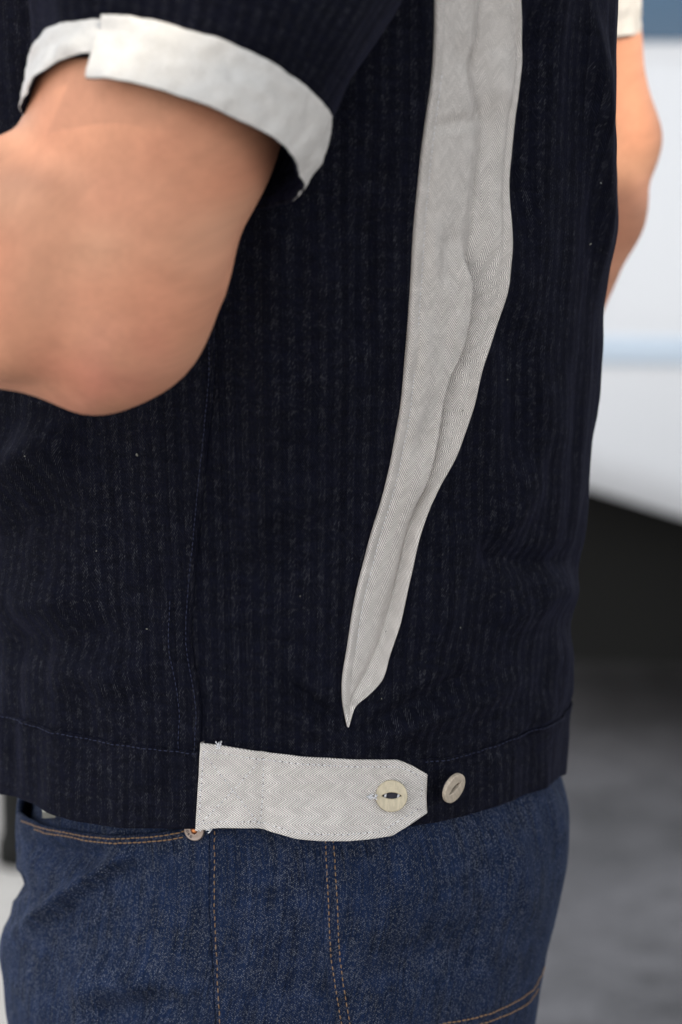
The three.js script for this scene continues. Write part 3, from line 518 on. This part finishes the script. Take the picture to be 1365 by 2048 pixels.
{
  // near arm: shoulder, upper arm, elbow, forearm to the left
  const S = at(560, -420, 0.07), U = at(312, 240, 0.134), Em = at(233, 530, 0.142), E = at(206, 630, 0.143), Cr = at(298, 656, 0.136), Tip = at(184, 722, 0.142), F1 = at(-20, 548, 0.146), F2 = at(-420, 480, 0.12), Wr = at(-880, 440, 0.06);
  const near = (p) => { let d = cone(p, S, U, 0.056, 0.0525); d = smin(d, cone(p, U, Em, 0.0525, 0.046), 0.016); d = smin(d, cone(p, Em, E, 0.046, 0.036), 0.016); d = smin(d, cone(p, E, Cr, 0.03, 0.019), 0.016); d = smin(d, cone(p, E, Tip, 0.03, 0.0168), 0.015); d = smin(d, cone(p, E, F1, 0.034, 0.0445), 0.024); d = smin(d, cone(p, F1, F2, 0.0445, 0.041), 0.02); d = smin(d, cone(p, F2, Wr, 0.041, 0.026), 0.02);
    d = smin(d, cone(p, at_a, at_b, 0.026, 0.034), 0.03); d = smin(d, cone(p, r_a, r_b, 0.011, 0.012), 0.02); d = -smin(-d, cone(p, h_a, h_b, 0.008, 0.010), 0.02); return d + 0.0009 * noise(p.x * 30, p.y * 30, p.z * 30); };
  const r_a = at(82, 440, 0.178), r_b = at(4, 680, 0.176), h_a = at(60, 735, 0.206), h_b = at(135, 812, 0.196);
  const at_a = at(90, 420, 0.138), at_b = at(-120, 480, 0.142);
  const dirH = Wr.clone().sub(F2).normalize(), hN = handSdf(Wr, dirH, V(0, 0.4, 0.9).normalize());
  // far arm: elbow to the rear, forearm down and forward
  const o = -0.38, S2 = at(1060, -360, -0.3), U2 = at(1152, 70, o), E2 = at(1224, 278, o), F3 = at(1186, 420, o + 0.01), F4 = at(1078, 700, o + 0.02), W2 = at(900, 1080, o + 0.06);
  const far = (p) => { let d = cone(p, S2, U2, 0.045, 0.0395); d = smin(d, cone(p, U2, E2, 0.0395, 0.0305), 0.014); d = smin(d, cone(p, E2, F3, 0.0300, 0.0325), 0.012); d = smin(d, cone(p, F3, F4, 0.0325, 0.029), 0.012); d = smin(d, cone(p, F4, W2, 0.03, 0.024), 0.02); return d; };
  const dir2 = W2.clone().sub(F4).normalize(), hF = handSdf(W2, dir2, V(0.5, 0.2, -0.8).normalize());
  const t = (Y) => V(XC, Y, leanZ(Y));
  const trunk = (p) => { let d = cone(p, t(0.9), t(1.3), 0.105, 0.11); d = smin(d, cone(p, t(1.3), t(1.42), 0.11, 0.07), 0.05); d = smin(d, cone(p, t(1.40).clone(), S, 0.06, 0.05), 0.04); d = smin(d, cone(p, t(1.40), S2, 0.06, 0.05), 0.04); d = smin(d, cone(p, t(1.4), t(1.56), 0.06, 0.055), 0.03); return d; };
  const bodyG = join([mcGeo(near, at(40, 160, 0.12), 0.30, 0.005), mcGeo((p) => smin(hN(p), cone(p, F2, Wr, 0.041, 0.026), 0.012), Wr.clone().addScaledVector(dirH, 0.06), 0.15, 0.003), mcGeo(far, at(1100, 360, -0.36), 0.34, 0.006), mcGeo((p) => smin(hF(p), cone(p, F4, W2, 0.03, 0.024), 0.01), W2.clone().addScaledVector(dir2, 0.06), 0.15, 0.0035), mcGeo(trunk, V(XC, 1.25, -0.12), 0.42, 0.012)]);
  const tip = at(215, 775, 0.17), cp = bodyG.attributes.position, cols = new Float32Array(cp.count * 3); // ruddier skin over the elbow
  for (let i = 0; i < cp.count; i++) { const w = Math.exp(-(Math.pow(cp.getX(i) - tip.x, 2) + Math.pow(cp.getY(i) - tip.y, 2) + Math.pow(cp.getZ(i) - tip.z, 2)) / 0.0011) * (0.7 + 0.6 * noise(cp.getX(i) * 60, cp.getY(i) * 60, 2)); cols.set([1, 1 - 0.16 * w, 1 - 0.06 * w], 3 * i); }
  bodyG.setAttribute('color', new THREE.BufferAttribute(cols, 3));
  const b = mesh('body', bodyG, M.skin, person, 'bare tanned arms below the rolled cuffs'); b.position.copy(BASE).negate();
}

// ---------------------------------------------------------------- jeans
{
  const YB = 0.74, WY = 0.985;
  const outPx = [[420, 1560], [420, 1652], [420, 1824], [425, 1912], [433, 2044], [440, 2140], [450, 2260]];
  const seam2 = [[636, 1560], [641, 1678], [648, 1869], [661, 2042], [670, 2140], [684, 2260]];
  const thO = curveOn(hips, outPx), th2 = curveOn(hips, seam2);
  const pocketY = byAngle(hips, [[20, 1560], [44, 1592], [60, 1622], [88, 1645], [130, 1658], [200, 1668], [270, 1669], [340, 1660], [418, 1649]]);
  const yb = (th) => YB, full = 2 * Math.PI;
  mesh('pocket_facing', panel(jeansPt, (Y) => thO(Y) - 0.02, cst(rad(200)), 0.9, WY, 70, 20, -0.002, { yShift: [(th) => pocketY(th) - 0.03, () => WY] }), M.denim, jeans);
  const frontPt = (th, Y, l) => jeansPt(th, Y, l + 0.006 * sstep(rad(140), rad(172), th) * sstep(-0.05, 0.0, Y - pocketY(th)));
  mesh('front_panel', panel(frontPt, (Y) => thO(Y), cst(rad(262)), YB, WY, 130, 110, 0.0012, { rollA: 0.002, rollTop: 0.0025, yShift: [yb, (th) => th < rad(184) ? pocketY(th) : lerp(pocketY(rad(184)), WY, sstep(rad(184), rad(196), th))] }), M.denim, jeans);
  mesh('side_panel', panel(jeansPt, (Y) => th2(Y) - 0.03, (Y) => thO(Y) + 0.004, YB, WY, 50, 110, 0.0002, { rollB: 0.002 }), M.denim, jeans);
  mesh('back_panel', panel(jeansPt, cst(rad(262) - full), (Y) => th2(Y), YB, WY, 150, 110, 0.0018, { rollB: 0.0024 }), M.denim, jeans);
  const pad = (x, y, l) => { const h = hit(hips, x, y); return frontPt(h.th, h.Y, l); };
  const pk = [[66, 1640], [90, 1652], [130, 1663], [200, 1674], [270, 1675], [340, 1667], [376, 1660]], pk2 = [[84, 1656], [100, 1664], [140, 1672], [200, 1683], [270, 1684], [340, 1677], [372, 1672]];
  stitches('pocket_stitching', [pk, pk2], pad, M.gold, jeans, { lift: 0.0017, len: 0.0029, gap: 0.0003, r: 0.00042, label: 'double row of tan stitching along the pocket edge' });
  stitches('side_stitching', [[[430, 1661], [431, 1868], [435, 1934], [441, 2039], [447, 2110]]], onJeans, M.gold, jeans, { lift: 0.0005, len: 0.0028, gap: 0.0013, r: 0.0003 });
  stitches('double_stitching', [[[650, 1675], [656, 1796], [662, 1914], [681, 2042], [690, 2110]], [[666, 1675], [673, 1785], [679, 1914], [698, 2045], [707, 2110]]], onJeans, M.gold, jeans, { lift: 0.0021, len: 0.0026, gap: 0.0011, r: 0.00032 });
  const bp = [[840, 2056], [880, 2046], [959, 2029], [1026, 2000], [1065, 1968], [1084, 1926]], bp2 = [[910, 2056], [953, 2046], [1015, 2023], [1048, 2003], [1070, 1976]];
  stitches('back_pocket_stitching', [bp, bp2], onJeans, M.gold, jeans, { lift: 0.0024, len: 0.0029, gap: 0.0004, r: 0.00045 });
  // rivet
  const rp = onJeans(393, 1658, 0.0030), h0 = hit(hips, 393, 1658), n = V(Math.cos(h0.th) / hips.a(h0.Y), 0, Math.sin(h0.th) / hips.b(h0.Y)).normalize(), q = new THREE.Quaternion().setFromUnitVectors(V(0, 0, 1), n);
  const lath = new THREE.LatheGeometry([[0.0016, -0.0014], [0.0016, 0.0004], [0.0021, 0.0008], [0.0030, 0.0006], [0.0043, 0.0006], [0.0048, 0.0009], [0.0053, 0.0008], [0.0055, 0.0002], [0.0055, -0.0010]].map(([x, y]) => new THREE.Vector2(x, y)), 40).rotateX(Math.PI / 2);
  const rv = mesh('rivet', lath, M.rivet, jeans, 'round metal rivet at the pocket corner'); rv.position.copy(rp); rv.quaternion.copy(q);
  const nub = new THREE.SphereGeometry(0.0016, 14, 8).scale(1.05, 0.9, 0.7); const nb = mesh('rivet_burr', nub, M.copper, jeans, 'copper tip of the rivet'); nb.position.copy(rp).addScaledVector(n, -0.0002); nb.quaternion.copy(q);
  const font = await new FontLoader().loadAsync('fonts/droid/droid_sans_bold.typeface.json'), gs = [];
  ['O', 'R', 'G'].forEach((ch, i) => { const g = new TextGeometry(ch, { font, size: 0.0014, depth: 0.0003, curveSegments: 3 }); g.center(); const a = rad(190 + i * 26); g.rotateZ(a + Math.PI / 2); g.translate(Math.cos(a) * 0.0037, Math.sin(a) * 0.0037, 0.0006); gs.push(g); });
  const tx = mesh('rivet_lettering', join(gs), M.darkDot, jeans); tx.position.copy(rp); tx.quaternion.copy(q);
  // striped pocket lining showing in the open pocket
  const lin = sheet(10, 6, (i, j) => { const h = hit(hips, lerp(92, 118, i / 10), lerp(1606, 1634, j / 6)); return [bodyPoint(hips, h.th, h.Y, 0.002 + 0.0025 * Math.sin(Math.PI * i / 10)), i, j]; });
  mesh('pocket_lining', lin, M.lining, jeans, 'grey and white striped pocket lining peeping out');
  const st = sheet(10, 3, (i, j) => { const h = hit(hips, lerp(94, 117, i / 10), lerp(1616, 1622, j / 3)); return [bodyPoint(hips, h.th, h.Y, 0.0026 + 0.0025 * Math.sin(Math.PI * i / 10)), i, j]; });
  mesh('lining_stripe', st, new THREE.MeshStandardMaterial({ color: new THREE.Color(0.34, 0.34, 0.31), roughness: 0.9 }), jeans);
  // legs down to the ground
  const leg = (name, cx, cz, footX) => {
    const prof = [[0.80, 0.085, 0.055], [0.74, 0.112, 0.078], [0.68, 0.112, 0.088], [0.52, 0.088, 0.084], [0.30, 0.076, 0.076], [0.09, 0.08, 0.074]];
    const g = sheet(40, 40, (i, j) => { const Y = lerp(0.80, 0.07, j / 40), f = table(prof.map((k) => [-k[0], k[1]])), f2 = table(prof.map((k) => [-k[0], k[2]])), th = i / 40 * full, w = 0.004 * noise(Math.cos(th) * 2 + cz * 30, Math.sin(th) * 2, Y * 14); return [V(cx + 0.01 * (0.8 - Y) + (f(-Y) + w) * Math.cos(th), Y, cz + (f2(-Y) + w) * Math.sin(th)), -th * 0.09, Y]; });
    mesh(name, g, M.denim, jeans);
    const sh = mcGeo((p) => Math.max(-p.y, smin(smin(cone(p, V(footX + 0.08, 0.045, cz), V(footX - 0.10, 0.035, cz), 0.045, 0.044), cone(p, V(footX + 0.07, 0.03, cz), V(footX + 0.06, 0.11, cz), 0.045, 0.045), 0.03), cone(p, V(footX - 0.1, 0.03, cz), V(footX - 0.15, 0.028, cz), 0.044, 0.032), 0.03)), V(footX - 0.02, 0.08, cz), 0.22, 0.007);
    const s = mesh('shoe', sh, M.shoe, person); s.position.copy(BASE).negate();
  };
  leg('trouser_leg', -0.03, -0.085, -0.06); leg('trouser_leg', -0.03, -0.222, -0.02);
}

// ---------------------------------------------------------------- white van parked behind
{
  const van = new THREE.Group(); van.name = 'white_van'; scene.add(van);
  van.userData = { label: 'white van with blue side windows and pale blue stripe parked behind the person', category: 'van' };
  const LEN = 4.5, W = 1.78;
  van.position.set(0.02, 0, EYE.z - 4.75); van.rotation.y = -rad(6);
  const sill = table([[0, 0.70], [0.12, 0.675], [0.488, 0.567], [0.65, 0.519], [0.80, 0.475], [0.95, 0.44], [4.1, 0.40], [4.4, 0.45], [4.5, 0.5]]);
  const front = (s) => sstep(3.1, 4.5, s), roofY = (s) => 1.95 - 0.9 * Math.pow(front(s), 1.1) - 0.06 * (1 - sstep(0, 0.2, s)), endIn = (s) => 0.10 * Math.pow(1 - sstep(0, 0.16, s), 2) + 0.14 * Math.pow(sstep(4.1, 4.5, s), 2);
  const outer = (h) => 0.035 - 0.10 * Math.pow(Math.max(0, h - 0.82), 1.6) - 0.16 * Math.pow(Math.max(0, 0.74 - h), 1.5); // bulge of the side
  const ringAt = (s) => { // section from the near sill up over the roof to the far sill
    const pts = [], hs = sill(s), r = roofY(s), e = endIn(s);
    pts.push([hs + 0.0, -0.28], [hs, -0.05 - e]); 
    for (let k = 0; k <= 14; k++) { const h = lerp(hs + 0.012, r - 0.12, k / 14); pts.push([h, outer(h) - e]); }
    for (let k = 1; k <= 6; k++) { const a = k / 6 * Math.PI / 2; pts.push([r - 0.12 + 0.12 * Math.sin(a), outer(r - 0.12) - e - 0.16 * (1 - Math.cos(a))]); }
    const half = pts.slice(); for (let k = half.length - 1; k >= 0; k--) pts.push([half[k][0], -W - half[k][1]]);
    return pts;
  };
  const nS = 60, n0 = ringAt(1).length;
  const body = sheet(n0 - 1, nS, (i, j) => { const s = j / nS * LEN, [h, z] = ringAt(s)[i]; return [V(s, h, z), s, h]; });
  const cap = (s) => { const pts = ringAt(s); return sheet(n0 / 2 - 1, 1, (i, j) => { const [h, z] = pts[j ? n0 - 1 - i : i]; return [V(s, h, z), z, h]; }); };
  mesh('body', join([body, cap(0), cap(LEN)]), M.paint, van);
  const face = (s, h, out) => V(s, h, outer(h) - endIn(s) + out);
  const strip = (s0, s1, h0, h1, out, n = 24, m = 4) => { // proud plate with turned-in edges
    return sheet(n + 2, m + 2, (i, j) => { const u = clamp((i - 1) / n), v = clamp((j - 1) / m), rim = i === 0 || j === 0 || i === n + 2 || j === m + 2; return [face(lerp(s0, s1, u), lerp(h0, h1, v), rim ? -0.004 : out), u, v]; });
  };
  mesh('stripe', strip(0.05, 3.9, 0.830, 0.883, 0.004, 60), M.stripe, van, 'pale blue stripe along the side');
  for (const [a, b] of [[0.16, 1.30], [1.38, 2.40], [2.48, 3.25]]) { mesh('window_frame', strip(a - 0.03, b + 0.03, 1.413, 1.80, 0.003, 20), M.paint, van); mesh('window', strip(a, b, 1.443, 1.775, 0.008, 20), M.glass, van); }
  mesh('underbody_block', new THREE.BoxGeometry(4.0, 0.44, W - 0.5).translate(2.2, 0.38, -W / 2 - 0.08), M.black, van);  // underside built as a low black block to keep light out below the sill
  mesh('dark_filler', new THREE.BoxGeometry(0.7, 0.3, W - 0.8).translate(0.55, 0.27, -W / 2 - 0.2), M.black, van);  // added black filler that darkens the gap under the rear overhang
  mesh('bumper', new THREE.BoxGeometry(0.09, 0.16, W - 0.16).translate(-0.03, 0.68, -W / 2), M.black, van);
  for (const z of [-0.16, -W + 0.16]) mesh('tail_light', new THREE.CylinderGeometry(0.07, 0.07, 0.05, 20).scale(1, 1, 0.7).rotateZ(Math.PI / 2).translate(0.0, 1.02, z - 0.02), M.red, van);
  for (const s of [1.32, 3.72]) for (const side of [0, 1]) {
    const w = new THREE.Group(); w.name = 'wheel'; van.add(w); w.position.set(s, 0.325, side ? -W + 0.09 : -0.09);
    mesh('tyre', new THREE.TorusGeometry(0.235, 0.09, 18, 48), M.rubber, w); mesh('rim', new THREE.CylinderGeometry(0.185, 0.185, 0.12, 32).rotateX(Math.PI / 2), M.rim, w);
    mesh('wheel_arch', new THREE.RingGeometry(0.335, 0.40, 32, 1, 0, Math.PI).translate(s, 0.325, side ? -W - 0.05 : 0.05), M.black, van);
  }
  for (const s of [1.5, 2.6]) mesh('door_handle', new THREE.CapsuleGeometry(0.014, 0.14, 4, 10).rotateZ(Math.PI / 2).translate(s, 1.08, 0.06), M.black, van);
}

// ---------------------------------------------------------------- bollard on the pavement
{
  const p = atZ(58, 1880, -2.55); const b = new THREE.Group(); b.name = 'bollard'; scene.add(b); b.position.set(p.x, 0.12, p.z); b.userData = { label: 'slim black metal bollard on the pavement behind the jeans', category: 'bollard' };
  mesh('post', new THREE.LatheGeometry([[0.0, 0.0], [0.05, 0.0], [0.05, 0.03], [0.043, 0.05], [0.043, 0.84], [0.05, 0.85], [0.05, 0.88], [0.043, 0.9]].map(([x, y]) => new THREE.Vector2(x, y)), 28), M.black, b);
  mesh('cap', new THREE.SphereGeometry(0.046, 24, 10, 0, Math.PI * 2, 0, Math.PI / 2).translate(0, 0.895, 0), M.black, b);
}

// ---------------------------------------------------------------- street tree whose crown shades the place, out of frame above
{
  const tree = new THREE.Group(); tree.name = 'street_tree'; scene.add(tree); tree.position.set(4.3, 0, 0.6);
  tree.userData = { label: 'street tree with a broad leafy crown arching over the road', category: 'tree' };
  const limbs = [[[0, 0, 0], [0.05, 1.8, 0], [-0.2, 3.0, -0.2]], [[-0.2, 2.8, -0.2], [-1.6, 3.8, 0.6], [-3.0, 4.4, 1.2]], [[-0.2, 2.9, -0.2], [-1.2, 4.0, -1.6], [-2.4, 4.5, -3.2]], [[-0.2, 2.9, -0.2], [0.6, 4.0, -1.0], [1.0, 4.6, -2.0]], [[-0.2, 2.8, -0.2], [-1.0, 3.8, 1.0], [-1.8, 4.5, 2.0]]];
  mesh('trunk', join(limbs.map((l, k) => { const c = new THREE.CatmullRomCurve3(l.map((q) => V(...q))), g = new THREE.TubeGeometry(c, 24, 1, 10), pp = g.attributes.position; for (let i = 0; i < pp.count; i++) { const ring = Math.floor(i / 11), t = ring / 24, cc = c.getPointAt(t), r = k ? lerp(0.09, 0.03, t) : lerp(0.19, 0.12, t); const v = V(pp.getX(i), pp.getY(i), pp.getZ(i)).sub(cc).multiplyScalar(r).add(cc); pp.setXYZ(i, v.x, v.y, v.z); } g.computeVertexNormals(); return g; })), M.bark, tree);
  const lf = new THREE.BufferGeometry(), o = [[0, -0.115, 0], [0.07, -0.035, 0.012], [0.055, 0.045, 0.006], [0, 0.115, -0.012], [-0.055, 0.045, 0.006], [-0.07, -0.035, 0.012]];
  lf.setAttribute('position', new THREE.Float32BufferAttribute(o.flat(), 3)); lf.setAttribute('uv', new THREE.Float32BufferAttribute(o.flatMap((q) => [q[0], q[1]]), 2)); lf.setIndex([0, 1, 2, 0, 2, 3, 0, 3, 4, 0, 4, 5]); lf.computeVertexNormals();
  // gaps in the crown through which the sun reaches a cuff and the far arm
  const gaps = [[at(225, 48, 0.2), 0.016], [at(290, 76, 0.2), 0.011], [at(345, 0, 0.2), 0.016], [at(265, 5, 0.2), 0.010], [at(1245, 40, -0.36), 0.09], [at(1258, 110, -0.36), 0.055]];
  const N = 19000, im = new THREE.InstancedMesh(lf, M.leaf, N), m4 = new THREE.Matrix4(), qq = new THREE.Quaternion(), cc = V(3.0, 4.2, 0.9); let k = 0;
  while (k < N) {
    const r = Math.sqrt(rnd()), a = rnd() * Math.PI * 2, p = V(cc.x + Math.cos(a) * r * 2.9, cc.y + (rnd() - 0.5) * 1.2, cc.z + Math.sin(a) * r * 3.7); let sc = 0.8 + rnd() * 0.6;
    if (k > 13000) { const g = gaps[k % gaps.length][0], h = (p.y - g.y) / SUN.y; p.set(g.x + SUN.x * h + (rnd() - 0.5) * 0.9, p.y, g.z + SUN.z * h + (rnd() - 0.5) * 0.9); sc = 0.35; } // extra small leaves added round the gaps to narrow the sun shafts
    let ok = true; for (const [g, rad0] of gaps) { const d = p.clone().sub(g), al = d.dot(SUN); if (Math.sqrt(Math.max(0, d.lengthSq() - al * al)) < rad0 + 0.07 * sc) { ok = false; break; } }
    if (!ok) continue;
    qq.setFromEuler(new THREE.Euler(-Math.PI / 2 + (rnd() - 0.5) * 1.6, (rnd() - 0.5) * 1.2, rnd() * 6.283)); m4.compose(p.sub(tree.position), qq, V(sc, sc, sc)); im.setMatrixAt(k, m4); k++;
  }
  im.name = 'crown'; im.castShadow = im.receiveShadow = true; im.userData.kind = 'stuff'; tree.add(im);
}

renderer.render(scene, camera);
